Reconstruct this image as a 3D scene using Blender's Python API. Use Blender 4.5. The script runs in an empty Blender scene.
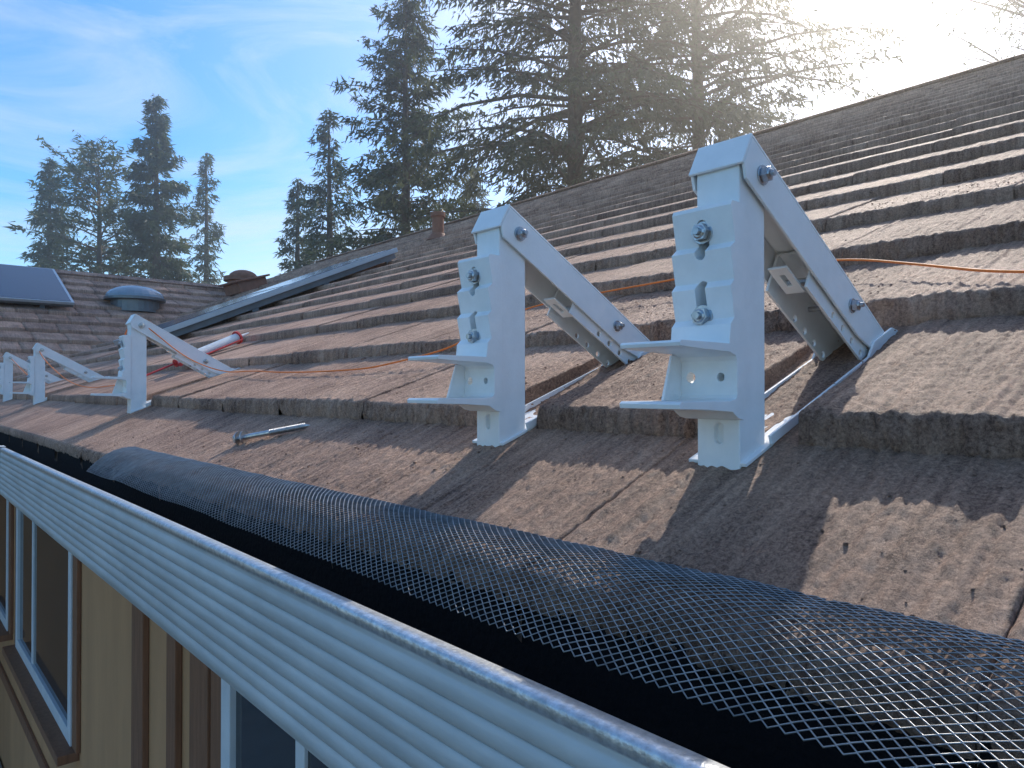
import bpy, math, random
import numpy as np
from mathutils import Vector, Matrix
random.seed(3); rng=np.random.default_rng(7)
sc=bpy.context.scene
TAN=0.43; X0=0.636; DX=0.31; TH=0.03
FWD=np.array([math.sin(math.radians(41.5)),math.cos(math.radians(41.5))]); RGT=np.array([FWD[1],-FWD[0]])

# ---------------------------------------------------------------- noise
TAB=np.random.default_rng(11).random((256,256))
def vn(x,y,s=0):
    x=np.asarray(x,float)+s*37.7; y=np.asarray(y,float)+s*91.3
    xi=np.floor(x).astype(int); yi=np.floor(y).astype(int)
    fx=x-xi; fy=y-yi; fx=fx*fx*(3-2*fx); fy=fy*fy*(3-2*fy)
    a=TAB[xi%256,yi%256]; b=TAB[(xi+1)%256,yi%256]; c=TAB[xi%256,(yi+1)%256]; d=TAB[(xi+1)%256,(yi+1)%256]
    return (a*(1-fx)+b*fx)*(1-fy)+(c*(1-fx)+d*fx)*fy

# ---------------------------------------------------------------- mesh helpers
def np_mesh(name,V,F,mats,smooth=False,tone=None,parent=None,midx=None):
    V=np.ascontiguousarray(V,dtype=np.float32); F=np.ascontiguousarray(F,dtype=np.int32)
    me=bpy.data.meshes.new(name); k=F.shape[1]
    me.vertices.add(len(V)); me.vertices.foreach_set("co",V.ravel())
    me.loops.add(F.size); me.loops.foreach_set("vertex_index",F.ravel())
    me.polygons.add(len(F)); me.polygons.foreach_set("loop_start",np.arange(len(F),dtype=np.int32)*k)
    try: me.polygons.foreach_set("loop_total",np.full(len(F),k,dtype=np.int32))
    except Exception: pass
    if smooth: me.polygons.foreach_set("use_smooth",np.ones(len(F),dtype=bool))
    for m in mats: me.materials.append(m)
    if midx is not None: me.polygons.foreach_set("material_index",np.asarray(midx,dtype=np.int32))
    me.update(calc_edges=True)
    if tone is not None:
        at=me.attributes.new("tone",'FLOAT','POINT'); at.data.foreach_set("value",np.asarray(tone,dtype=np.float32))
    ob=bpy.data.objects.new(name,me); sc.collection.objects.link(ob)
    if parent: ob.parent=parent
    return ob
class Geo:
    def __init__(s): s.v=[]; s.f=[]; s.m=[]
    def add(s,vs,fs,mi=0):
        o=len(s.v); s.v+= [tuple(p) for p in vs]; s.f+=[tuple(i+o for i in f) for f in fs]; s.m+=[mi]*len(fs)
    def box(s,a,b,mi=0,M=None):
        (x0,y0,z0),(x1,y1,z1)=a,b
        vs=[(x0,y0,z0),(x1,y0,z0),(x1,y1,z0),(x0,y1,z0),(x0,y0,z1),(x1,y0,z1),(x1,y1,z1),(x0,y1,z1)]
        if M is not None: vs=[tuple(M@Vector(p)) for p in vs]
        s.add(vs,[(0,3,2,1),(4,5,6,7),(0,1,5,4),(1,2,6,5),(2,3,7,6),(3,0,4,7)],mi)
    def prism(s,poly,y0,y1,mi=0):
        n=len(poly); vs=[(p[0],y0,p[1]) for p in poly]+[(p[0],y1,p[1]) for p in poly]
        s.add(vs,[tuple(range(n)),tuple(range(2*n-1,n-1,-1))]+[(i,i+n,(i+1)%n+n,(i+1)%n) for i in range(n)],mi)
    def slot(s,x0,x1,yc,z0,z1,r,n=8):   # stadium cutter along x
        pts=[(yc+r*math.cos(t),z1+r*math.sin(t)) for t in np.linspace(0,math.pi,n)]+[(yc+r*math.cos(t),z0+r*math.sin(t)) for t in np.linspace(math.pi,2*math.pi,n)]
        m=len(pts); vs=[(x0,p[0],p[1]) for p in pts]+[(x1,p[0],p[1]) for p in pts]
        s.add(vs,[tuple(range(m)),tuple(range(2*m-1,m-1,-1))]+[(i,i+m,(i+1)%m+m,(i+1)%m) for i in range(m)])
    def cyl(s,a,b,r,n=12,mi=0,r2=None,rot=0):
        a=Vector(a); b=Vector(b); d=(b-a).normalized(); u=d.orthogonal().normalized(); w=d.cross(u); r2=r if r2 is None else r2
        vs=[]
        for c,rr in((a,r),(b,r2)):
            for i in range(n):
                t=2*math.pi*i/n+rot; vs.append(c+u*math.cos(t)*rr+w*math.sin(t)*rr)
        s.add(vs,[tuple(range(n-1,-1,-1)),tuple(range(n,2*n))]+[(i,(i+1)%n,(i+1)%n+n,i+n) for i in range(n)],mi)
    def dome(s,c,r,h,n=24,m=8,mi=0):
        vs=[];fs=[]
        for j in range(m+1):
            t=j/m*math.pi/2
            for i in range(n):
                p=2*math.pi*i/n; vs.append((c[0]+r*math.cos(t)*math.cos(p),c[1]+r*math.cos(t)*math.sin(p),c[2]+h*math.sin(t)))
        for j in range(m):
            for i in range(n): fs.append((j*n+i,j*n+(i+1)%n,(j+1)*n+(i+1)%n,(j+1)*n+i))
        s.add(vs,fs,mi)
    def mesh(s,name,mats,bevel=0,fixn=True):
        import bmesh
        me=bpy.data.meshes.new(name); me.from_pydata(s.v,[],s.f)
        for m in mats: me.materials.append(m)
        me.polygons.foreach_set("material_index",s.m)
        if fixn:
            bm=bmesh.new(); bm.from_mesh(me); bmesh.ops.recalc_face_normals(bm,faces=bm.faces); bm.to_mesh(me); bm.free()
        me.update(); return me
    def obj(s,name,mats,parent=None,bevel=0,smooth=False):
        me=s.mesh(name,mats); ob=bpy.data.objects.new(name,me); sc.collection.objects.link(ob)
        if parent: ob.parent=parent
        if smooth: me.polygons.foreach_set("use_smooth",[True]*len(me.polygons))
        if bevel:
            b=ob.modifiers.new("bevel",'BEVEL'); b.width=bevel; b.segments=2; b.limit_method='ANGLE'; b.angle_limit=math.radians(40)
        return ob
def empty(name,loc=(0,0,0)):
    e=bpy.data.objects.new(name,None); e.location=loc; sc.collection.objects.link(e); return e

# ---------------------------------------------------------------- materials
def mat(name,col,rough=0.6,metal=0.0,noise=0.0,nscale=8,bump=0.0,bscale=60,spec=0.5,stretch=(1,1,1),col2=None):
    m=bpy.data.materials.new(name); m.use_nodes=True; N=m.node_tree.nodes; L=m.node_tree.links
    b=N["Principled BSDF"]; b.inputs["Base Color"].default_value=(*col,1); b.inputs["Roughness"].default_value=rough
    b.inputs["Metallic"].default_value=metal; b.inputs["Specular IOR Level"].default_value=spec
    tc=N.new("ShaderNodeTexCoord"); mp=N.new("ShaderNodeMapping"); mp.inputs["Scale"].default_value=stretch
    L.new(tc.outputs["Object"],mp.inputs[0])
    if noise>0 or col2:
        n=N.new("ShaderNodeTexNoise"); n.inputs["Scale"].default_value=nscale; n.inputs["Detail"].default_value=8; n.inputs["Roughness"].default_value=0.65
        L.new(mp.outputs[0],n.inputs["Vector"])
        r=N.new("ShaderNodeValToRGB"); r.color_ramp.elements[0].position=0.35; r.color_ramp.elements[1].position=0.65
        c2=col2 if col2 else tuple(c*(1-noise) for c in col)
        r.color_ramp.elements[0].color=(*c2,1); r.color_ramp.elements[1].color=(*col,1)
        L.new(n.outputs[0],r.inputs[0]); L.new(r.outputs[0],b.inputs["Base Color"])
        mr=N.new("ShaderNodeMapRange"); mr.inputs[3].default_value=min(1,rough*1.2); mr.inputs[4].default_value=rough*0.85
        L.new(n.outputs[0],mr.inputs[0]); L.new(mr.outputs[0],b.inputs["Roughness"])
    if bump>0:
        n2=N.new("ShaderNodeTexNoise"); n2.inputs["Scale"].default_value=bscale; n2.inputs["Detail"].default_value=6
        L.new(mp.outputs[0],n2.inputs["Vector"])
        bp=N.new("ShaderNodeBump"); bp.inputs["Strength"].default_value=bump; bp.inputs["Distance"].default_value=0.01
        L.new(n2.outputs[0],bp.inputs["Height"]); L.new(bp.outputs[0],b.inputs["Normal"])
    return m
def tile_mat(name,grooveaxis='Y'):
    m=bpy.data.materials.new(name); m.use_nodes=True; N=m.node_tree.nodes; L=m.node_tree.links
    b=N["Principled BSDF"]; b.inputs["Roughness"].default_value=0.72; b.inputs["Specular IOR Level"].default_value=0.45
    tc=N.new("ShaderNodeTexCoord"); mp=N.new("ShaderNodeMapping")
    mp.inputs["Scale"].default_value=(9,105,9) if grooveaxis=='Y' else (105,9,9)
    L.new(tc.outputs["Object"],mp.inputs[0])
    g=N.new("ShaderNodeTexNoise"); g.inputs["Scale"].default_value=1; g.inputs["Detail"].default_value=4; L.new(mp.outputs[0],g.inputs["Vector"])
    f=N.new("ShaderNodeTexNoise"); f.inputs["Scale"].default_value=280; f.inputs["Detail"].default_value=5; f.inputs["Roughness"].default_value=0.85; L.new(tc.outputs["Object"],f.inputs["Vector"])
    st=N.new("ShaderNodeTexNoise"); st.inputs["Scale"].default_value=6; st.inputs["Detail"].default_value=7; L.new(tc.outputs["Object"],st.inputs["Vector"])
    at=N.new("ShaderNodeAttribute"); at.attribute_name="tone"
    r=N.new("ShaderNodeValToRGB"); r.color_ramp.elements[0].position=0.40; r.color_ramp.elements[1].position=0.60
    r.color_ramp.elements[0].color=(0.12,0.058,0.038,1); r.color_ramp.elements[1].color=(0.68,0.43,0.30,1)
    e=r.color_ramp.elements.new(0.5); e.color=(0.40,0.235,0.16,1)
    def math_(op,a,bb):
        n=N.new("ShaderNodeMath"); n.operation=op
        for i,x in enumerate((a,bb)):
            if isinstance(x,(int,float)): n.inputs[i].default_value=x
            else: L.new(x,n.inputs[i])
        return n.outputs[0]
    s=math_('ADD',math_('MULTIPLY',g.outputs[0],0.22),math_('MULTIPLY',f.outputs[0],0.56))
    s=math_('ADD',s,math_('MULTIPLY',st.outputs[0],0.22))
    s=math_('ADD',s,math_('MULTIPLY',math_('SUBTRACT',at.outputs["Fac"],0.5),0.05))
    L.new(s,r.inputs[0]); L.new(r.outputs[0],b.inputs["Base Color"])
    b1=N.new("ShaderNodeBump"); b1.inputs["Strength"].default_value=0.6; b1.inputs["Distance"].default_value=0.004; L.new(g.outputs[0],b1.inputs["Height"])
    b2=N.new("ShaderNodeBump"); b2.inputs["Strength"].default_value=1.0; b2.inputs["Distance"].default_value=0.005; L.new(f.outputs[0],b2.inputs["Height"]); L.new(b1.outputs[0],b2.inputs["Normal"])
    L.new(b2.outputs[0],b.inputs["Normal"])
    return m
M_tile=tile_mat("concrete_shake"); M_tileW=tile_mat("concrete_shake_wing",'X')
M_white=mat("white_powder_coat",(0.86,0.87,0.87),0.36,noise=0.09,nscale=25,bump=0.04,bscale=300)
M_zinc=mat("zinc",(0.55,0.56,0.58),0.32,metal=1.0,noise=0.35,nscale=150)
M_gutter=mat("gutter_paint",(0.52,0.54,0.54),0.40,noise=0.24,nscale=16,bump=0.06,bscale=120,stretch=(1,.3,1))
M_lip=mat("gutter_galvanized",(0.66,0.68,0.70),0.33,metal=0.7,noise=0.4,nscale=140,bump=0.15,bscale=300)
M_black=mat("gutter_debris_and_shade",(0.012,0.011,0.011),0.95,bump=0.6,bscale=150,spec=.1)  # debris, and the shade inside the gutter painted near-black
M_mesh=mat("mesh_steel",(0.42,0.43,0.45),0.38,metal=0.85,noise=0.4,nscale=60)
M_under=mat("roof_underlay",(0.02,0.018,0.017),0.95,bump=0.1,spec=.1)
M_wall=mat("tan_siding",(0.58,0.29,0.13),0.75,noise=0.25,nscale=2,bump=0.15,bscale=80,stretch=(1,1,.2))
M_trim=mat("wood_trim",(0.27,0.115,0.055),0.65,noise=0.3,nscale=10,bump=0.2,bscale=60,stretch=(4,4,.4))
M_frame=mat("window_frame_white",(0.7,0.71,0.72),0.45,noise=0.1,nscale=10)
M_soffit=mat("soffit_paint",(0.35,0.25,0.18),0.8,noise=0.2)
M_ground=mat("ground_soil",(0.16,0.13,0.09),0.95,nscale=1.2,col2=(0.07,0.09,0.04),bump=0.4,bscale=12)
M_patio=mat("patio_concrete",(0.38,0.36,0.33),0.85,noise=0.25,nscale=4,bump=0.1)
M_glass=mat("window_glass",(0.02,0.025,0.03),0.06,spec=0.8)
M_panel=mat("solar_cell",(0.012,0.02,0.05),0.12,noise=0.2,nscale=3)
M_alu=mat("aluminium_frame",(0.50,0.53,0.55),0.35,metal=0.6,noise=0.1,nscale=20)
M_dark=mat("anodised_rail",(0.20,0.21,0.22),0.4,metal=.5,noise=.2)
M_vent=mat("vent_brown",(0.30,0.13,0.075),0.7,noise=0.3,nscale=12,bump=0.2)
M_dome=mat("skylight_dome_acrylic",(0.28,0.34,0.40),0.2,noise=0.15,nscale=5)
M_orange=mat("orange_twine",(0.95,0.23,0.03),0.6,noise=0.2,nscale=400)
M_red=mat("red_paint",(0.55,0.03,0.03),0.4,noise=0.15,nscale=40)
M_tube=mat("white_plastic_tube",(0.75,0.75,0.73),0.4,noise=0.08,nscale=30)
M_bark=mat("bark",(0.13,0.09,0.065),0.95,noise=0.4,nscale=4,bump=0.5,bscale=12)
def leafmat(name,c1,c2,tr):
    m=bpy.data.materials.new(name); m.use_nodes=True; N=m.node_tree.nodes; L=m.node_tree.links
    b=N["Principled BSDF"]; b.inputs["Roughness"].default_value=0.6
    tc=N.new("ShaderNodeTexCoord"); n=N.new("ShaderNodeTexNoise"); n.inputs["Scale"].default_value=1.1; n.inputs["Detail"].default_value=5; L.new(tc.outputs["Object"],n.inputs["Vector"])
    r=N.new("ShaderNodeValToRGB"); r.color_ramp.elements[0].position=.35; r.color_ramp.elements[1].position=.68
    r.color_ramp.elements[0].color=(*c1,1); r.color_ramp.elements[1].color=(*c2,1); L.new(n.outputs[0],r.inputs[0]); L.new(r.outputs[0],b.inputs["Base Color"])
    t=N.new("ShaderNodeBsdfTranslucent"); L.new(r.outputs[0],t.inputs[0]); mx=N.new("ShaderNodeMixShader"); mx.inputs[0].default_value=tr
    L.new(b.outputs[0],mx.inputs[1]); L.new(t.outputs[0],mx.inputs[2]); L.new(mx.outputs[0],N["Material Output"].inputs[0]); return m
M_leaf=leafmat("conifer_needles",(0.045,0.065,0.035),(0.11,0.14,0.055),0.4)
M_leaf2=leafmat("cedar_needles",(0.06,0.07,0.045),(0.14,0.155,0.075),0.5)

# ---------------------------------------------------------------- roof tiles
def plane(x): return -0.325+TAN*x
def surf(x):
    if x<X0: return -0.0515+0.42*(x-X0)
    k=math.floor((x-X0)/DX); fr=(x-X0)/DX-k
    return plane(x)+TH*(1-fr)
def ridge_h(x,y,amp):
    w=vn(x*5,y*9,1)*0.006
    a=vn(x*2.2,(y+w)*88,2); b=vn(x*6,(y+w)*185,3); c=vn(x*235,y*300,4); e=vn(x*55,(y+w)*200,8); q=vn(x*110,y*140,10)
    h=a*0.42+b*0.45+e*.30
    return amp*(h*0.0054+c*0.0020+q*.0014-0.0045)
def make_tiles(tiles):
    Vs=[];Fs=[];Ts=[];off=0
    for (x0,x1,ya,yb,zb,sl,th,dx,dy,tone,amp) in tiles:
        ny=max(3,int((yb-ya)/dy)); nx=max(3,int((x1-x0)/dx))
        ys=np.linspace(ya,yb,ny); ys=np.concatenate([[ya],ys,[yb]])
        rows=[(0.003,-th),(0.0,-th*0.75),(-0.0005,-th*0.5),(0.0,-th*.28),(0.0008,-0.004),(0.003,-0.0008)]; R0=len(rows)
        xs=np.concatenate([[r[0] for r in rows],np.linspace(0.007,x1-x0,nx)]); zs=np.concatenate([[r[1] for r in rows],np.zeros(nx)])
        nr=len(xs)
        X,Y=np.meshgrid(xs+x0,ys,indexing='ij'); Z=zs[:,None]+zb+sl*(X-x0)
        hh=ridge_h(X,Y,amp)
        top=np.ones(nr); top[:R0]=[0,.1,.3,.6,.9,1]
        Z=Z+hh*top[:,None]
        frontw=np.zeros(nr); frontw[:R0+1]=[1,1,1,1,1,.7,.3]
        jag=(vn(Y*25,Y*0+x0*9,6)-0.5)*0.004+(vn(Y*110,Z*150,7)-0.5)*0.008+(vn(Y*280,Z*300,9)-0.5)*0.005
        X=X+jag*frontw[:,None]*amp
        Z[:,0]-=th; Z[:,-1]-=th
        Z[:,1]-=0.002; Z[:,-2]-=0.002
        nc=len(ys); V=np.stack([X,Y,Z],-1).reshape(-1,3)
        i,j=np.meshgrid(np.arange(nr-1),np.arange(nc-1),indexing='ij'); a=(i*nc+j).ravel()
        F=np.stack([a,a+nc,a+nc+1,a+1],-1)+off
        Vs.append(V);Fs.append(F);Ts.append(np.full(len(V),tone)); off+=len(V)
    return np.concatenate(Vs),np.concatenate(Fs),np.concatenate(Ts)

house=empty("ranch_house")
BY=[0.352,0.688,2.43,4.22,5.35]
YN,YF=-2.6,14.5; XR=7.2
def lod(x,y):
    d=math.hypot(x,y)
    if d<1.45: return .0034,.0020,1.0
    if d<2.6: return .010,.0027,.85
    if d<5: return .03,.009,.35
    return .1,.05,.15
tiles=[]
def joint_list(y0,y1,w,jit,ofs):
    out=[];y=y0+ofs
    while y<y1:
        ww=w+random.uniform(-jit,jit); out.append((y,min(y+ww,y1))); y+=ww
    return out
for (a,b) in joint_list(YN,YF,.335,.012,0.05):
    dx,dy,am=lod(.6,(a+b)/2)
    tiles.append((.40,.665 if not(-.2<a<1.0) else .98,a+.0002,b-.0002,surf(.40)+random.uniform(-.0004,.0004),.42,.03,dx,dy,random.random()*.5+.25,am))
K=int((XR-X0)/DX)+1
for k in range(K):
    xk=X0+k*DX
    js=joint_list(YN,YF,.335,.03,random.uniform(0,.3))
    if k==0:
        js=joint_list(YN,0.322,.335,0,(0.322-YN)%.335)
        js+= [(0.425,0.675)]
        js+= joint_list(0.765,YF,.335,.03,0)
        nj=[]
        for a,b in js:
            cur=[(a,b)]
            for by in BY[2:]:
                ga,gb=by-.02,by+.07; n2=[]
                for c,d in cur:
                    if d<=ga or c>=gb: n2.append((c,d))
                    else:
                        if c<ga-.02: n2.append((c,ga))
                        if d>gb+.02: n2.append((gb,d))
                cur=n2
            nj+=cur
        js=nj
    for (a,b) in js:
        if b-a<.03: continue
        dx,dy,am=lod(xk,(a+b)/2)
        dz=random.uniform(-.0025,.0035)
        th=TH+.004+dz
        tiles.append((xk+random.uniform(-.006,.006),min(xk+DX+.03,XR+.02),a+.0012,b-.0012,plane(xk)+TH+dz,TAN-TH/DX,th,dx,dy,random.random(),am))
V,F,T=make_tiles(tiles)
np_mesh("roof_tiles",V,F,[M_tile],True,T,house)
g=Geo()
def sheet(g,pts,mi=0): g.add(pts,[tuple(range(len(pts)))],mi)
zr=plane(XR)
sheet(g,[(.42,YN,surf(.42)-.03),(.42,YF,surf(.42)-.03),(XR,YF,zr-.035),(XR,YN,zr-.035)])
sheet(g,[(XR,YN,zr-.035),(XR,YF,zr-.035),(2*XR-.4,YF,plane(.4)-.03),(2*XR-.4,YN,plane(.4)-.03)])
g.obj("roof_deck",[M_under],house)
g=Geo()
yy=YN
while yy<YF:
    for sgn in(-1,1):
        M=Matrix.Translation((XR,yy,zr+.035))@Matrix.Rotation(sgn*math.atan(TAN),4,'Y')
        if sgn<0: g.box((-.16,0,0),(0,.36,.022),0,M)
        else: g.box((0,0,0),(.16,.36,.022),0,M)
    yy+=.33
g.obj("ridge_caps",[M_tile],house,bevel=.004)
g=Geo()
for k in range(22):
    xa=XR+k*.31; za=zr-.0-k*.31*TAN
    sheet(g,[(xa,YN,za-.01),(xa,YF,za-.01),(xa+.33,YF,za-.33*TAN+.03),(xa+.33,YN,za-.33*TAN+.03)])
g.obj("back_slope_tiles",[M_tile],house)

# wing roof
WY=7.8; WX0,WX1=-3.2,4.75; WRY=12.0
tw=[]
kk=0
while True:
    yk=WY+kk*DX
    if yk>WRY: break
    z=-0.15+TAN*(yk-WY)
    for a,b in joint_list(WX0,WX1,.335,.03,random.uniform(0,.3)):
        dz=random.uniform(-.003,.004)
        tw.append((yk+random.uniform(-.008,.008),min(yk+DX+.03,WRY+.02),a+.002,b-.002,z+TH+.02+dz,TAN-(TH+.012)/DX,TH+.024,.08,.04,random.random(),.3))
    kk+=1
Vw,Fw,Tw=make_tiles(tw)
Vw=Vw[:,[1,0,2]]; Fw=Fw[:,::-1]
np_mesh("wing_roof_tiles",Vw,Fw,[M_tileW],True,Tw,house)
zw=-0.15+TAN*(WRY-WY)
g=Geo()
sheet(g,[(WX0,WY,-.18),(WX1,WY,-.18),(WX1,WRY,zw-.03),(WX0,WRY,zw-.03)])
sheet(g,[(WX0,WRY,zw-.03),(WX1,WRY,zw-.03),(WX1,WRY+4.2,-.18),(WX0,WRY+4.2,-.18)])
g.obj("wing_deck",[M_under],house)
g=Geo(); xx=WX0
while xx<WX1-.2:
    for sgn in(-1,1):
        M=Matrix.Translation((xx,WRY,zw+.05))@Matrix.Rotation(-sgn*math.atan(TAN),4,'X')
        if sgn<0: g.box((0,-.16,0),(.36,0,.022),0,M)
        else: g.box((0,0,0),(.36,.16,.022),0,M)
    xx+=.33
g.obj("wing_ridge_caps",[M_tileW],house,bevel=.004)

# ---------------------------------------------------------------- walls / windows
ZG=-3.1
g=Geo()
g.box((.80,YN+.3,ZG),(.95,8.3,-.16))
g.box((.80,YN+.3,ZG),(13.2,YN+.45,-.16)); g.box((13.1,YN+.45,ZG),(13.25,YF-.3,-.16)); g.box((.95,YF-.45,ZG),(13.1,YF-.3,-.16))
g.box((WX0+.4,8.302,ZG),(.80,8.45,-.16)); g.box((WX0+.4,8.452,ZG),(WX0+.55,15.7,-.16)); g.box((WX0+.552,15.55,ZG),(.95,15.7,-.16))
for yy_ in(YN+.3,YF-.45):
    g.add([(.8,yy_,-.17),(13.2,yy_,-.17),(XR,yy_,zr-.06)],[(0,1,2)])
g.add([(WX0+.4,8.3,-.17),(WX0+.4,15.7,-.17),(WX0+.4,12,zw-.06)],[(0,1,2)])
g.obj("walls",[M_wall],house)
g=Geo()
g.box((.422,YN,-.33),(.80,8.3,-.318)); g.box((.405,YN,-.33),(.421,7.8,-.175)); 
g.box((WX0,7.82,-.33),(.42,8.3,-.318)); g.box((WX0,7.80,-.33),(.40,7.819,-.185))
g.obj("soffit_and_fascia",[M_soffit],house)
def window(name,y0,y1,z0,z1):
    g=Geo(); x=.80; fw=.07
    g.box((x-.03,y0,z0),(x+.01,y0+fw,z1),0); g.box((x-.03,y1-fw,z0),(x+.01,y1,z1),0)
    g.box((x-.03,y0+fw,z1-fw),(x+.01,y1-fw,z1),0); g.box((x-.03,y0+fw,z0),(x+.01,y1-fw,z0+fw),0)
    ym=(y0+y1)/2+.3; g.box((x-.022,ym-.025,z0+fw),(x+.008,ym+.025,z1-fw),0)
    g.box((x-.012,y0+fw,z0+fw),(x-.004,y1-fw,z1-fw),1)
    g.box((x-.10,y0-.08,z0-.05),(x-.001,y1+.08,z0-.002),2)
    g.box((x-.022,y0-.11,z0),(x-.001,y0-.002,z1+.1),2); g.box((x-.022,y1+.002,z0),(x-.001,y1+.11,z1+.1),2)
    g.obj(name,[M_frame,M_glass,M_trim],house,bevel=.003)
window("window",4.35,6.3,-1.86,-.42)
window("window.001",.55,2.17,-1.86,-.42)
window("window.002",6.75,7.9,-1.86,-.42)
g=Geo()
for yy_,ww in((2.30,.17),(2.62,.10),(3.02,.16)): g.box((.775,yy_,ZG),(.799,yy_+ww,-.34))
g.box((.78,YN+.4,-2.35),(.798,2.295,-2.27))
g.box((.78,3.185,-2.35),(.798,8.2,-2.27))
g.obj("wall_battens",[M_trim],house,bevel=.003)
g=Geo(); S=400
g.add([(-S,-S,ZG),(S,-S,ZG),(S,S,ZG),(-S,S,ZG)],[(0,1,2,3)])
g.obj("ground",[M_ground])
g=Geo(); g.box((-2.2,-3,ZG),(.79,8.29,ZG+.05)); g.obj("patio",[M_patio],bevel=.01)

# ---------------------------------------------------------------- gutter
def extrude_profile(name,pts,ys,mats,parent=None,midx=None,smooth=False):
    pts=np.array(pts); n=len(pts)
    V=np.concatenate([np.stack([pts[:,0]+.0012*(vn(y*1.7,0,3)-.5),np.full(n,y),pts[:,1]+.0022*(vn(y*1.1,0,5)-.5)],-1) for y in ys])
    F=[];MI=[]
    for j in range(len(ys)-1):
        for i in range(n-1):
            F.append((j*n+i,j*n+i+1,(j+1)*n+i+1,(j+1)*n+i)); MI.append(midx[i] if midx else 0)
    ob=np_mesh(name,V,np.array(F),mats,smooth,None,parent,MI); return ob
gut=empty("rain_gutter")
gx=.281; zt,zb=-.174,-.312
prof=[(.2925,zt-.012),(.293,zt-.001),(.2915,zt+.0012),(.285,zt+.0012),(gx,zt+.0008),(gx-.0012,zt-.001),(gx-.0012,zt-.006),(gx,zt-.0075)]
nrib=8; z=zt-.011; step=(zt-.011-(zb+.006))/nrib
for i in range(nrib):
    prof+= [(gx,z),(gx,z-step*.16),(gx-.0013,z-step*.22),(gx-.0013,z-step*.94),(gx,z-step*.99)]
    z-=step
prof+=[(gx,zb+.003),(gx+.004,zb),(.395,zb),(.402,zb+.004),(.402,zt+.005)]
mi=[1]*7+[0]*(len(prof)-8-4)+[0,2,2,2]  # trough floor and back coloured black to stand for interior shade
ys=np.arange(-1.6,7.75,.15)
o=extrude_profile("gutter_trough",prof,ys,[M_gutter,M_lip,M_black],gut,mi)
so=o.modifiers.new("thick",'SOLIDIFY'); so.thickness=.0012; so.offset=-1
g=Geo()
g.box((.2885,-1.6,-.309),(.400,7.7,-.235)); g.box((.2850,-1.6,-.30),(.2870,7.7,-.190)); g.obj("gutter_debris_and_shade_layer",[M_black],gut)  # debris fill, plus a black strip behind the face as painted shade
g=Geo()
for yy_ in(2.62,5.2): 
    g.box((gx-.0065,yy_,zb-.002),(gx-.0040,yy_+.05,zt-.003)); g.box((gx-.006,yy_,zt+.004),(.294,yy_+.05,zt+.006))
g.obj("gutter_joints",[M_gutter],gut,bevel=.0006)
wg=empty("rain_gutter.001")
g=Geo(); g.box((WX0,7.66,-.312),(.26,7.665,-.174)); g.box((WX0,7.666,-.312),(.26,7.79,-.309)); g.box((WX0,7.785,-.308),(.26,7.79,-.18)); g.obj("trough",[M_gutter],wg)

# ---------------------------------------------------------------- expanded metal guard
ctrl=np.array([(.446,-.1300),(.437,-.1300),(.420,-.1310),(.400,-.1355),(.380,-.1450),(.362,-.1565),(.349,-.168),(.343,-.176)])
seg=np.r_[0,np.cumsum(np.hypot(*np.diff(ctrl,axis=0).T))]
def prof_at(s):
    return np.interp(s,seg,ctrl[:,0]),np.interp(s,seg,ctrl[:,1])
P=.0031; HK=.0049; tot=seg[-1]; ns=int(tot/P); ks=np.arange(int(2.15/HK)+1)
Vs=[];Fs=[];off=0; wv=.00058; tv=.0004
for j in range(ns):
    s=(j+.5)*P+P/2*np.where((ks+j)%2==0,1,-1)*.93
    yv=-.35+ks*HK
    yv=yv+.004*np.sin(s*60)
    def pos(ds,dn):
        sx,sz=prof_at(np.clip(s+ds,0,tot))
        wob=(vn(yv*5,s*12,8)-.5)*.012*np.clip((s/tot)*1.5,0.1,1)+(vn(yv*22,s*30,9)-.5)*.003
        return np.stack([sx-.5*wob,yv,sz+dn+wob*.8],-1)
    a,b,c,d=pos(-wv,-tv-.0004),pos(wv,-tv+.0004),pos(wv,tv+.0004),pos(-wv,tv-.0004)
    n=len(ks); V=np.concatenate([a,b,c,d]); i=np.arange(n-1)
    F=np.concatenate([np.stack([p*n+i,q*n+i,q*n+i+1,p*n+i+1],-1) for p,q in((0,1),(1,2),(2,3),(3,0))])
    Vs.append(V);Fs.append(F+off);off+=len(V)
np_mesh("gutter_guard_mesh",np.concatenate(Vs),np.concatenate(Fs),[M_mesh])

# ---------------------------------------------------------------- brackets
def booled(g,cut,name,mats,bev=.0008):
    me=g.mesh(name,mats); ob=bpy.data.objects.new(name,me); sc.collection.objects.link(ob)
    co=None
    if cut:
        cm=cut.mesh("cut",mats); co=bpy.data.objects.new("cut",cm); sc.collection.objects.link(co)
        b=ob.modifiers.new("b",'BOOLEAN'); b.operation='DIFFERENCE'; b.solver='EXACT'; b.object=co
    if bev:
        v=ob.modifiers.new("v",'BEVEL'); v.width=bev; v.segments=2; v.limit_method='ANGLE'; v.angle_limit=math.radians(35)
    dg=bpy.context.evaluated_depsgraph_get(); res=bpy.data.meshes.new_from_object(ob.evaluated_get(dg))
    bpy.data.objects.remove(ob); 
    if co: bpy.data.objects.remove(co)
    res.name=name; return res
parts={}
g=Geo(); g.box((0,0,-.004),(.045,.045,.287))
c=Geo(); c.slot(-.01,.006,.022,.026,.036,.0045)
parts["post"]=booled(g,c,"post",[M_white],.0015)
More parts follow.
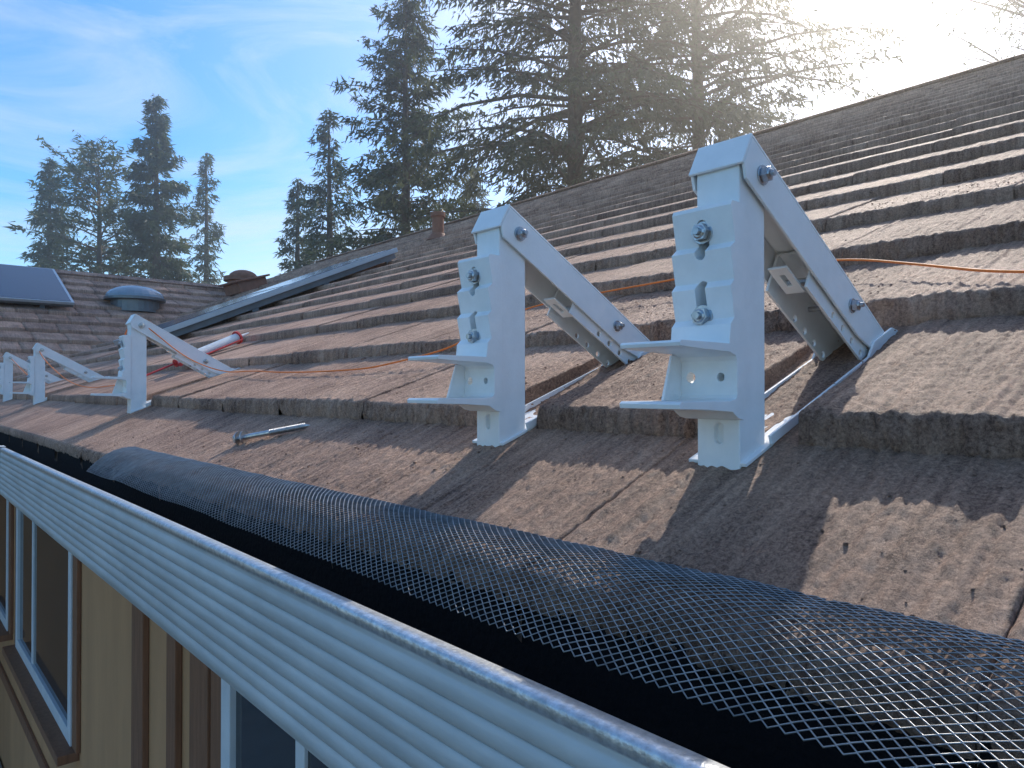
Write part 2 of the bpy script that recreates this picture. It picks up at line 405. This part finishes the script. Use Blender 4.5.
pr=[(-.0005,.240),(-.0195,.240),(-.0215,.236),(-.0150,.204),(-.0225,.198),(-.0165,.170),(-.0225,.164),(-.0165,.136),(-.0225,.130),(-.0245,.1125),(-.060,.1125),(-.096,.1125),(-.098,.1105),(-.097,.1075),(-.060,.1060),(-.024,.105),(-.014,.102),(-.012,.098),(-.012,.067),(-.014,.0635),(-.024,.0615),(-.096,.0615),(-.099,.0595),(-.098,.0555),(-.060,.0545),(-.020,.052),(-.010,.046),(-.0005,.044)]
g=Geo(); g.prism(pr,-.005,.058)
c=Geo()
c.slot(-.05,.01,.027,.196,.222,.0055); c.slot(-.05,.01,.027,.139,.166,.0055)
c.slot(-.03,.01,.044,.083,.0831,.005); c.slot(-.03,.01,.012,.083,.0831,.004)
parts["jaw"]=booled(g,c,"jaw",[M_white],.0007)
g=Geo()
g.prism([(-.012,.0615),(-.012,.104),(-.026,.104),(-.040,.0615)],.0545,.0575)
parts["jaw_gusset"]=booled(g,None,"jaw_gusset",[M_white],.0005)
ax=Vector((.27+.03,0,-.168)).normalized(); nn=Vector((-ax.z,0,ax.x)); O=Vector((.026,0,.273))
def sp(t,n): p=O+ax*t+nn*n; return (p.x,p.z)
def rect(t0,t1,n0,n1): return [sp(t0,n0),sp(t1,n0),sp(t1,n1),sp(t0,n1)]
g=Geo()
fl=[sp(-.026,-.010),sp(-.016,-.020),sp(.255,-.020),sp(.300,-.012),sp(.325,.004),sp(.325,.0195),sp(-.026,.0195)]
g.prism(fl,-.0062,-.0032); g.prism(fl,.0482,.0512)
g.prism(rect(-.026,.325,.0197,.0225),-.0062,.0512)
g.prism(rect(-.029,-.0262,-.012,.0225),-.0062,.0512)
parts["strut"]=booled(g,None,"strut",[M_white],.0008)
g=Geo(); g.prism(rect(.135,.335,-.034,.014),-.0005,.0025); g.prism(rect(.135,.335,-.034,.014),.0425,.0455)
c=Geo()
for i in range(5):
    t=.20+i*.026; x,z=sp(t,-.027); c.cyl((x,-.02,z),(x,.08,z),.0040,14)
parts["adjust_bar"]=booled(g,c,"adjust_bar",[M_white],.0005)
g=Geo(); g.prism(rect(.137,.333,.0142,.017),-.0005,.0455); 
g.prism(rect(.11,.155,-.026,-.0232),.012,.033)
c=Geo(); a=sp(.132,-.0245); 
Mx=Matrix.Translation((a[0],.0225,a[1]))@Matrix.Rotation(-math.atan2(ax.z,ax.x),4,'Y')
c.box((-.010,-.003,-.01),(.010,.003,.01),0,Mx)
parts["adjust_web"]=booled(g,c,"adjust_web",[M_white],.0005)
bx=Vector((1,0,.365)).normalized(); bn=Vector((-bx.z,0,bx.x))
def bp_(t,n,o=(0,.0)): return (o[0]+bx.x*t+bn.x*n,o[1]+bx.z*t+bn.z*n)
def brect(t0,t1,n0,n1): return [bp_(t0,n0),bp_(t1,n0),bp_(t1,n1),bp_(t0,n1)]
g=Geo(); g.prism(brect(.002,.37,.001,.0045),-.006,.0555)
fr=[bp_(.046,.0046),bp_(.37,.0046),bp_(.37,.018),bp_(.355,.026),bp_(.30,.026),bp_(.28,.014),bp_(.046,.014)]
g.prism(fr,-.0092,-.0062); g.prism(fr,.0557,.0587)
parts["base_rail"]=booled(g,None,"base_rail",[M_white],.0006)
g=Geo()
def hexbolt(g,p,d,r=.0085,hh=.006):
    p=Vector(p); d=Vector(d)
    g.cyl(p,p+d*.0018,r*1.25,20); g.cyl(p+d*.0018,p+d*(.0018+hh),r,6,rot=random.random()); g.cyl(p+d*(.0018+hh),p+d*(.003+hh),r*.78,12,r2=r*.6)
    g.cyl(p+d*(.003+hh),p+d*(.007+hh),r*.42,10)
hexbolt(g,(-.0165,.027,.216),(-1,0,0)); hexbolt(g,(-.0165,.027,.139),(-1,0,0))
x,z=sp(0.004,0); hexbolt(g,(x,-.0062,z),(0,-1,0),.0075); hexbolt(g,(x,.0512,z),(0,1,0),.0075)
x,z=sp(.222,0); hexbolt(g,(x,-.0062,z),(0,-1,0),.0065); hexbolt(g,(x,.0512,z),(0,1,0),.0065); g.cyl((x,-.005,z),(x,.05,z),.003,8)
x,z=sp(.155,-.012); g.cyl((x,.0026,z),(x,.0424,z),.0045,10)
x,z=sp(.318,-.02); g.cyl((x,-.004,z),(x,.05,z),.0035,8)
parts["bolts"]=booled(g,None,"bolts",[M_zinc],.0003)
for i,by in enumerate(BY):
    e=empty("guardrail_bracket",(.587,by,surf(.587)+.001))
    e.rotation_euler=(0,random.uniform(-.01,.01) if i>1 else 0,random.uniform(-.04,.04) if i>1 else 0)
    for n,me in parts.items():
        o=bpy.data.objects.new(n,me); sc.collection.objects.link(o); o.parent=e
# ---------------------------------------------------------------- twine
def curve_obj(name,pts,r,m):
    cu=bpy.data.curves.new(name,'CURVE'); cu.dimensions='3D'; cu.bevel_depth=r; cu.bevel_resolution=2
    s=cu.splines.new('NURBS'); s.points.add(len(pts)-1); s.use_endpoint_u=True; s.order_u=3
    for p,q in zip(s.points,pts): p.co=(*q,1)
    cu.materials.append(m); o=bpy.data.objects.new(name,cu); sc.collection.objects.link(o); return o
def on(x,y,dz=.008): return (x,y,surf(x)+dz)
tw_pts=[on(.82,-.9,.01),on(.86,-.2,.03),(.956,.222,.128),(1.06,.36,.170),(1.161,.509,.212),(1.175,.70,.222),(1.168,.9,.215),(1.16,1.22,.202),(1.05,1.22,.160),(.955,1.19,.132),(.86,1.14,.085),(.82,1.33,.055),on(.80,1.42,.012),on(.80,1.8,.012),on(.84,2.1,.012),on(.83,2.32,.012),(.74,2.40,.10),(.64,2.42,.19),(.60,2.44,.222),(.585,2.55,.16),on(.70,2.8),on(.76,3.2),on(.68,3.7),(.62,4.15,.14),(.60,4.24,.22),(.60,4.4,.14),on(.7,4.8),(.62,5.35,.2),(.62,5.45,.22)]
curve_obj("orange_twine",tw_pts,.0018,M_orange)
# ---------------------------------------------------------------- lag screw
e=empty("lag_screw")
a=Vector(on(.516,1.362,.011)); b=Vector(on(.588,1.214,.009)); d=(b-a).normalized()
g=Geo(); g.cyl(a-d*.007,a,.0105,6); g.cyl(a,a+d*.002,.0135,18); g.cyl(a+d*.012,a+d*.0142,.0125,18); g.cyl(a,a+d*.075,.0052,12); g.cyl(a+d*.075,b-d*.012,.0040,12); g.cyl(b-d*.012,b,.0040,12,r2=.0004)
g.obj("head_and_shank",[M_zinc],e)
pts=[];u=d.orthogonal().normalized();w=d.cross(u)
for i in range(22*12):
    t=i/12; p=a+d*(.072+t*.0038)+ (u*math.cos(2*math.pi*t)+w*math.sin(2*math.pi*t))*.0048; pts.append(p)
o=curve_obj("thread",pts,.0010,M_zinc); o.parent=e
# ---------------------------------------------------------------- caulking gun
e=empty("caulking_gun")
a=Vector(on(.83,3.03,.035)); b=Vector(on(1.20,3.16,.04)); d=(b-a).normalized(); up=Vector((-d.z,0,d.x)).normalized(); sd=d.cross(up)
g=Geo(); g.cyl(a+d*.16,b-d*.02,.020,18,0); g.cyl(b-d*.02,b+d*.05,.008,10,0,r2=.003); g.obj("cartridge",[M_tube],e,smooth=False)
g=Geo(); g.cyl(a+d*.145,a+d*.158,.03,20); g.cyl(b-d*.02,b-d*.012,.029,20)
for sg in(-1,1): g.cyl(a+d*.15+sd*.028*sg-up*.012,b-d*.014+sd*.028*sg-up*.012,.004,8)
g.cyl(a-d*.12,a+d*.15,.004,8); g.cyl(a-d*.12,a-d*.12+sd*.03,.004,8)
g.cyl(a+d*.14,a+d*.10+sd*.13,.011,10); g.cyl(a+d*.10,a+d*.02+sd*.12,.008,10); g.cyl(a+d*.08,a+d*.15,.016,12)
g.obj("frame_and_trigger",[M_red],e)
# ---------------------------------------------------------------- roof furniture
def solar(name,M,w,l,nx,ny,lift=0.0):
    e=empty(name); q=-lift
    g=Geo(); g.box((0,0,.09+q),(l,w,.125+q),0,M)
    fr=.03
    for i in range(nx):
        for j in range(ny):
            x0=l/nx*i;x1=l/nx*(i+1);y0=w/ny*j;y1=w/ny*(j+1)
            g.box((x0+fr,y0+fr,.1255+q),(x1-fr,y1-fr,.1285+q),1,M)
    for yy_ in (0.06,w-.1):
        g.box((0,yy_,.045+q),(l,yy_+.04,.088+q),2,M)
        for xx_ in np.arange(.1,l,.6): g.box((xx_,yy_,-.02),(xx_+.05,yy_+.03,.044+q),2,M)
    g.obj("frame_rails_and_cells",[M_alu,M_panel,M_dark],e,bevel=.002)
A=math.atan(TAN)
solar("solar_panel",Matrix.Translation((1.36,4.98,plane(1.36)+.02))@Matrix.Rotation(-A,4,'Y'),1.0,2.0,2,1,.03)
Mw=Matrix.Translation((-1.6,10.35,-0.15+TAN*(10.35-WY)+.03))@Matrix.Rotation(A,4,'X')
solar("solar_panel.001",Mw,1.5,3.45,3,1)
g=Geo(); zc=-.15+TAN*(10.8-WY)+.02
g.cyl((2.66,10.8,zc-.1),(2.66,10.8,zc+.06),.30,28,0); g.cyl((2.66,10.8,zc+.06),(2.66,10.8,zc+.10),.38,28,0); g.dome((2.66,10.8,zc+.10),.365,.17,mi=1)
g.obj("skylight_dome",[M_dark,M_dome],bevel=.004)
g=Geo(); zc=plane(4.62)
g.cyl((4.62,6.45,zc-.05),(4.62,6.45,zc+.27),.065,18); g.cyl((4.62,6.45,zc+.24),(4.62,6.45,zc+.29),.08,18); g.cyl((4.62,6.45,zc-.02),(4.62,6.45,zc+.06),.13,18,r2=.075)
g.obj("vent_pipe",[M_vent],bevel=.004)
g=Geo(); zc=zw
g.cyl((4.45,11.6,zc-.2),(4.45,11.6,zc+.12),.24,20); g.cyl((4.45,11.6,zc+.1),(4.45,11.6,zc+.17),.30,20); g.dome((4.45,11.6,zc+.17),.22,.12)
g.obj("roof_turbine_vent",[M_vent],bevel=.006)
g=Geo()
Mq=Matrix.Translation((4.25,10.9,zc-.15))@Matrix.Rotation(-.3,4,'Y')@Matrix.Rotation(.2,4,'Z')
g.box((-.25,-.2,0),(.25,.2,.16),0,Mq); g.box((-.3,-.25,.16),(.3,.25,.19),0,Mq)
g.obj("box_vent",[M_vent],bevel=.008)
# ---------------------------------------------------------------- grit
Vs=[];Fs=[];off=0
ico=np.array([(0,0,1),(.89,0,.45),(.28,.85,.45),(-.72,.53,.45),(-.72,-.53,.45),(.28,-.85,.45),(.72,.53,-.45),(-.28,.85,-.45),(-.89,0,-.45),(-.28,-.85,-.45),(.72,-.53,-.45),(0,0,-1)])
icf=np.array([(0,1,2),(0,2,3),(0,3,4),(0,4,5),(0,5,1),(1,6,2),(2,7,3),(3,8,4),(4,9,5),(5,10,1),(6,7,2),(7,8,3),(8,9,4),(9,10,5),(10,6,1),(11,7,6),(11,8,7),(11,9,8),(11,10,9),(11,6,10)])
for i in range(5000):
    x=rng.uniform(.42,1.8); y=rng.uniform(0,3.2)*rng.random()**.4; r=rng.choice([.0009,.0014,.002,.0028],p=[.50,.38,.11,.01])
    if i==1: x,y,r=.93,1.62,.009
    v=ico*r*rng.uniform(.6,1.2,(12,1))*[1,1,.7]+[x,y,surf(x)+r*.4]
    Vs.append(v);Fs.append(icf+off);off+=12
np_mesh("roof_grit",np.concatenate(Vs),np.concatenate(Fs),[M_tile])

# ---------------------------------------------------------------- trees
def wpos(u,d): 
    p=FWD*d+RGT*(u-512)/720*d; return p[0],p[1]
def tree(name,u,d,vtop,R,start=.15,nb=150,spots=14,droop=.35,rise=.1,size=.28,seed=1,shape=.8,leaf=None,base=None,lean=0,irr=.4,trunk=.3,cards=3,hang=.6):
    r=np.random.default_rng(seed); zb=ZG if base is None else base
    x0,y0=wpos(u,d); H=(384+6-vtop)/720*d-zb
    Vs=[];Fs=[];MI=[];off=0
    def tube(P,rad,n):
        nonlocal off
        P=np.array(P); k=len(P); an=np.arange(n)*2*math.pi/n
        dr=P[-1]-P[0]; dr/=np.linalg.norm(dr)+1e-9; u_=np.cross(dr,[0.3,.2,1] if abs(dr[2])<.9 else [1,0,0]); u_/=np.linalg.norm(u_); w_=np.cross(dr,u_)
        ring=np.cos(an)[:,None]*u_+np.sin(an)[:,None]*w_
        V=(P[:,None,:]+ring[None]*np.array(rad)[:,None,None]).reshape(-1,3)
        a,b=np.meshgrid(np.arange(k-1),np.arange(n),indexing='ij'); a=a.ravel();b=b.ravel();b2=(b+1)%n
        Fq=np.stack([a*n+b,a*n+b2,(a+1)*n+b2,(a+1)*n+b],-1)
        F=np.concatenate([Fq[:,[0,1,2]],Fq[:,[0,2,3]]])+off
        Vs.append(V);Fs.append(F);MI.append(np.zeros(len(F)));off+=len(V)
    tz=np.linspace(0,1,9); wob=np.cumsum(r.normal(0,.012*H*.3,(9,2)),0)*.4
    tp=np.stack([x0+wob[:,0]+lean*tz*H,y0+wob[:,1],zb-.3+tz*(H+.3)],-1)
    tube(tp,trunk*(1-tz)**.8+.015,9)
    def tr(h): return np.array([np.interp(h,tz,tp[:,i]) for i in range(3)])
    clump=r.random(12)
    for b in range(nb):
        h=start+(1-start)*(b+r.random())/nb; hp=(h-start)/(1-start)
        L=R*((1-hp)**shape*(.75+.25*clump[int(hp*11.9)]) +.03)*r.uniform(1-irr,1+irr*.5)
        if hp<.12: L*=.75
        az=r.uniform(0,2*math.pi); dv=np.array([math.cos(az),math.sin(az),0]); pv=np.array([-dv[1],dv[0],0])
        o=tr(h); rs=rise*r.uniform(.3,1.5)+hp*.5; dp=droop*r.uniform(.6,1.3)
        ts=np.linspace(0,1,5); P=o+ts[:,None]*dv*L+np.array([0,0,1])*(L*(rs*ts-dp*ts**2))[:,None]
        P+=pv*(L*.12*r.normal()*ts**2)[:,None]
        tube(P,(.012+.012*L)*(1-ts)+.006,3)
        n=max(4,int(spots*(L+.4))); t=r.uniform(.12,1.02,n)**.8
        c=o+t[:,None]*dv*L+np.array([0,0,1])*(L*(rs*t-dp*t**2))[:,None]
        lat=r.normal(0,1,n)*(.20*L*(1.1-t)+.06); c=c+pv*lat[:,None]; c[:,2]-=abs(lat)*.25+r.uniform(0,.12,n)
        c=np.repeat(c,cards,0); m=len(c); c+=r.normal(0,size*.3,(m,3))
        dirn=r.normal(0,.5,(m,3))+dv*.6+np.sign(np.repeat(lat,cards))[:,None]*pv*.5; dirn[:,2]-=hang
        dirn/=np.linalg.norm(dirn,axis=1)[:,None]; sd_=np.cross(dirn,r.normal(0,1,(m,3))); sd_/=np.linalg.norm(sd_,axis=1)[:,None]+1e-9
        sz=size*r.uniform(.5,1.4,(m,1))
        V=np.stack([c-sd_*sz*.14,c+sd_*sz*.14,c+dirn*sz],1).reshape(-1,3)
        F=np.arange(m*3).reshape(-1,3)+off
        Vs.append(V);Fs.append(F);MI.append(np.ones(m));off+=len(V)
    np_mesh(name,np.concatenate(Vs),np.concatenate(Fs),[M_bark,leaf or M_leaf],False,None,None,np.concatenate(MI))
tree("redwood_tree",155,40,95,3.2,.30,190,18,.30,.10,.34,1,.75,trunk=.35)
tree("redwood_tree",47,44,158,2.5,.3,130,18,.3,.1,.34,2,.8)
tree("redwood_tree",206,46,152,2.1,.25,120,12,.35,.05,.33,3,.7,irr=.6)
tree("pine_tree",100,42,150,4.4,.45,90,9,.1,.35,.4,4,.35,irr=.6,hang=.0)
tree("redwood_tree",405,30,-5,4.2,.36,190,14,.28,.18,.30,5,.62,irr=.65,trunk=.33)
tree("redwood_tree",330,33,108,2.7,.3,110,13,.4,.12,.3,6,.7,irr=.6)
tree("redwood_tree",297,36,178,2.1,.3,100,14,.4,.12,.3,7,.8)
tree("cedar_tree",580,26,-330,7.6,.30,260,15,.42,.14,.27,8,.5,leaf=M_leaf2,irr=.55,trunk=.42,cards=3,hang=.9)
tree("cedar_tree",700,29,-260,7.4,.30,220,15,.45,.16,.27,9,.5,leaf=M_leaf2,irr=.6,trunk=.38,hang=.9)
tree("redwood_tree",475,38,165,2.8,.2,110,14,.35,.1,.32,10,.7)
tree("bare_tree",1055,24,-60,4.6,.55,70,6,.15,.35,.2,12,.3,irr=.5)
# ---------------------------------------------------------------- haze in the air
g=Geo(); g.box((-30,-25,ZG-.5),(60,60,40)); hz=g.obj("haze",[])
hm=bpy.data.materials.new("haze_air"); hm.use_nodes=True; N=hm.node_tree.nodes; L=hm.node_tree.links; N.remove(N["Principled BSDF"])
vs=N.new("ShaderNodeVolumeScatter"); vs.inputs["Density"].default_value=.0042; vs.inputs["Anisotropy"].default_value=.80; vs.inputs["Color"].default_value=(1,.98,.95,1)
L.new(vs.outputs[0],N["Material Output"].inputs["Volume"]); hz.data.materials.append(hm)
# ---------------------------------------------------------------- camera, sun, sky
cam=bpy.data.cameras.new("camera"); co=bpy.data.objects.new("camera",cam); sc.collection.objects.link(co)
cam.lens=25.3; cam.sensor_width=36; cam.clip_start=.01; cam.clip_end=1500
co.location=(0,0,0); co.rotation_euler=(math.radians(90.5),0,math.radians(-41.5)); sc.camera=co
az=math.atan2(1.067,.391); el=math.radians(37)
s=Vector((math.sin(az)*math.cos(el),math.cos(az)*math.cos(el),math.sin(el)))
sun=bpy.data.lights.new("sun",'SUN'); sun.energy=5; sun.angle=math.radians(.53); sun.color=(1,.92,.80)
so=bpy.data.objects.new("sun",sun); sc.collection.objects.link(so); so.rotation_euler=s.to_track_quat('Z','Y').to_euler()
w=bpy.data.worlds.new("World"); sc.world=w; w.use_nodes=True; N=w.node_tree.nodes; L=w.node_tree.links
bg=N["Background"]; bg.inputs[1].default_value=.15
sky=N.new("ShaderNodeTexSky"); sky.sky_type='NISHITA'; sky.sun_disc=False; sky.sun_elevation=el; sky.sun_rotation=az; sky.dust_density=1.0; sky.air_density=1.0; sky.ozone_density=2.5
hs=N.new("ShaderNodeHueSaturation"); hs.inputs["Saturation"].default_value=1.5; hs.inputs["Value"].default_value=1.6; L.new(sky.outputs[0],hs.inputs["Color"])
tc=N.new("ShaderNodeTexCoord"); mp=N.new("ShaderNodeMapping"); mp.inputs["Scale"].default_value=(1.2,2.0,4.0); mp.inputs["Rotation"].default_value=(.3,.5,.6)
L.new(tc.outputs["Generated"],mp.inputs[0]); n=N.new("ShaderNodeTexNoise"); n.inputs["Scale"].default_value=1.9; n.inputs["Detail"].default_value=10; n.inputs["Roughness"].default_value=.66; n.inputs["Distortion"].default_value=.8
L.new(mp.outputs[0],n.inputs["Vector"]); r=N.new("ShaderNodeValToRGB"); r.color_ramp.elements[0].position=.44; r.color_ramp.elements[0].color=(0,0,0,1); r.color_ramp.elements[1].position=.72; r.color_ramp.elements[1].color=(.65,.65,.65,1)
L.new(n.outputs[0],r.inputs[0]); mx=N.new("ShaderNodeMix"); mx.data_type='RGBA'; L.new(r.outputs[0],mx.inputs[0]); L.new(hs.outputs[0],mx.inputs[6]); mx.inputs[7].default_value=(6.5,6.8,7.2,1)
L.new(mx.outputs[2],bg.inputs[0])
sc.view_settings.view_transform='Standard'; sc.view_settings.look='None'; sc.view_settings.exposure=0
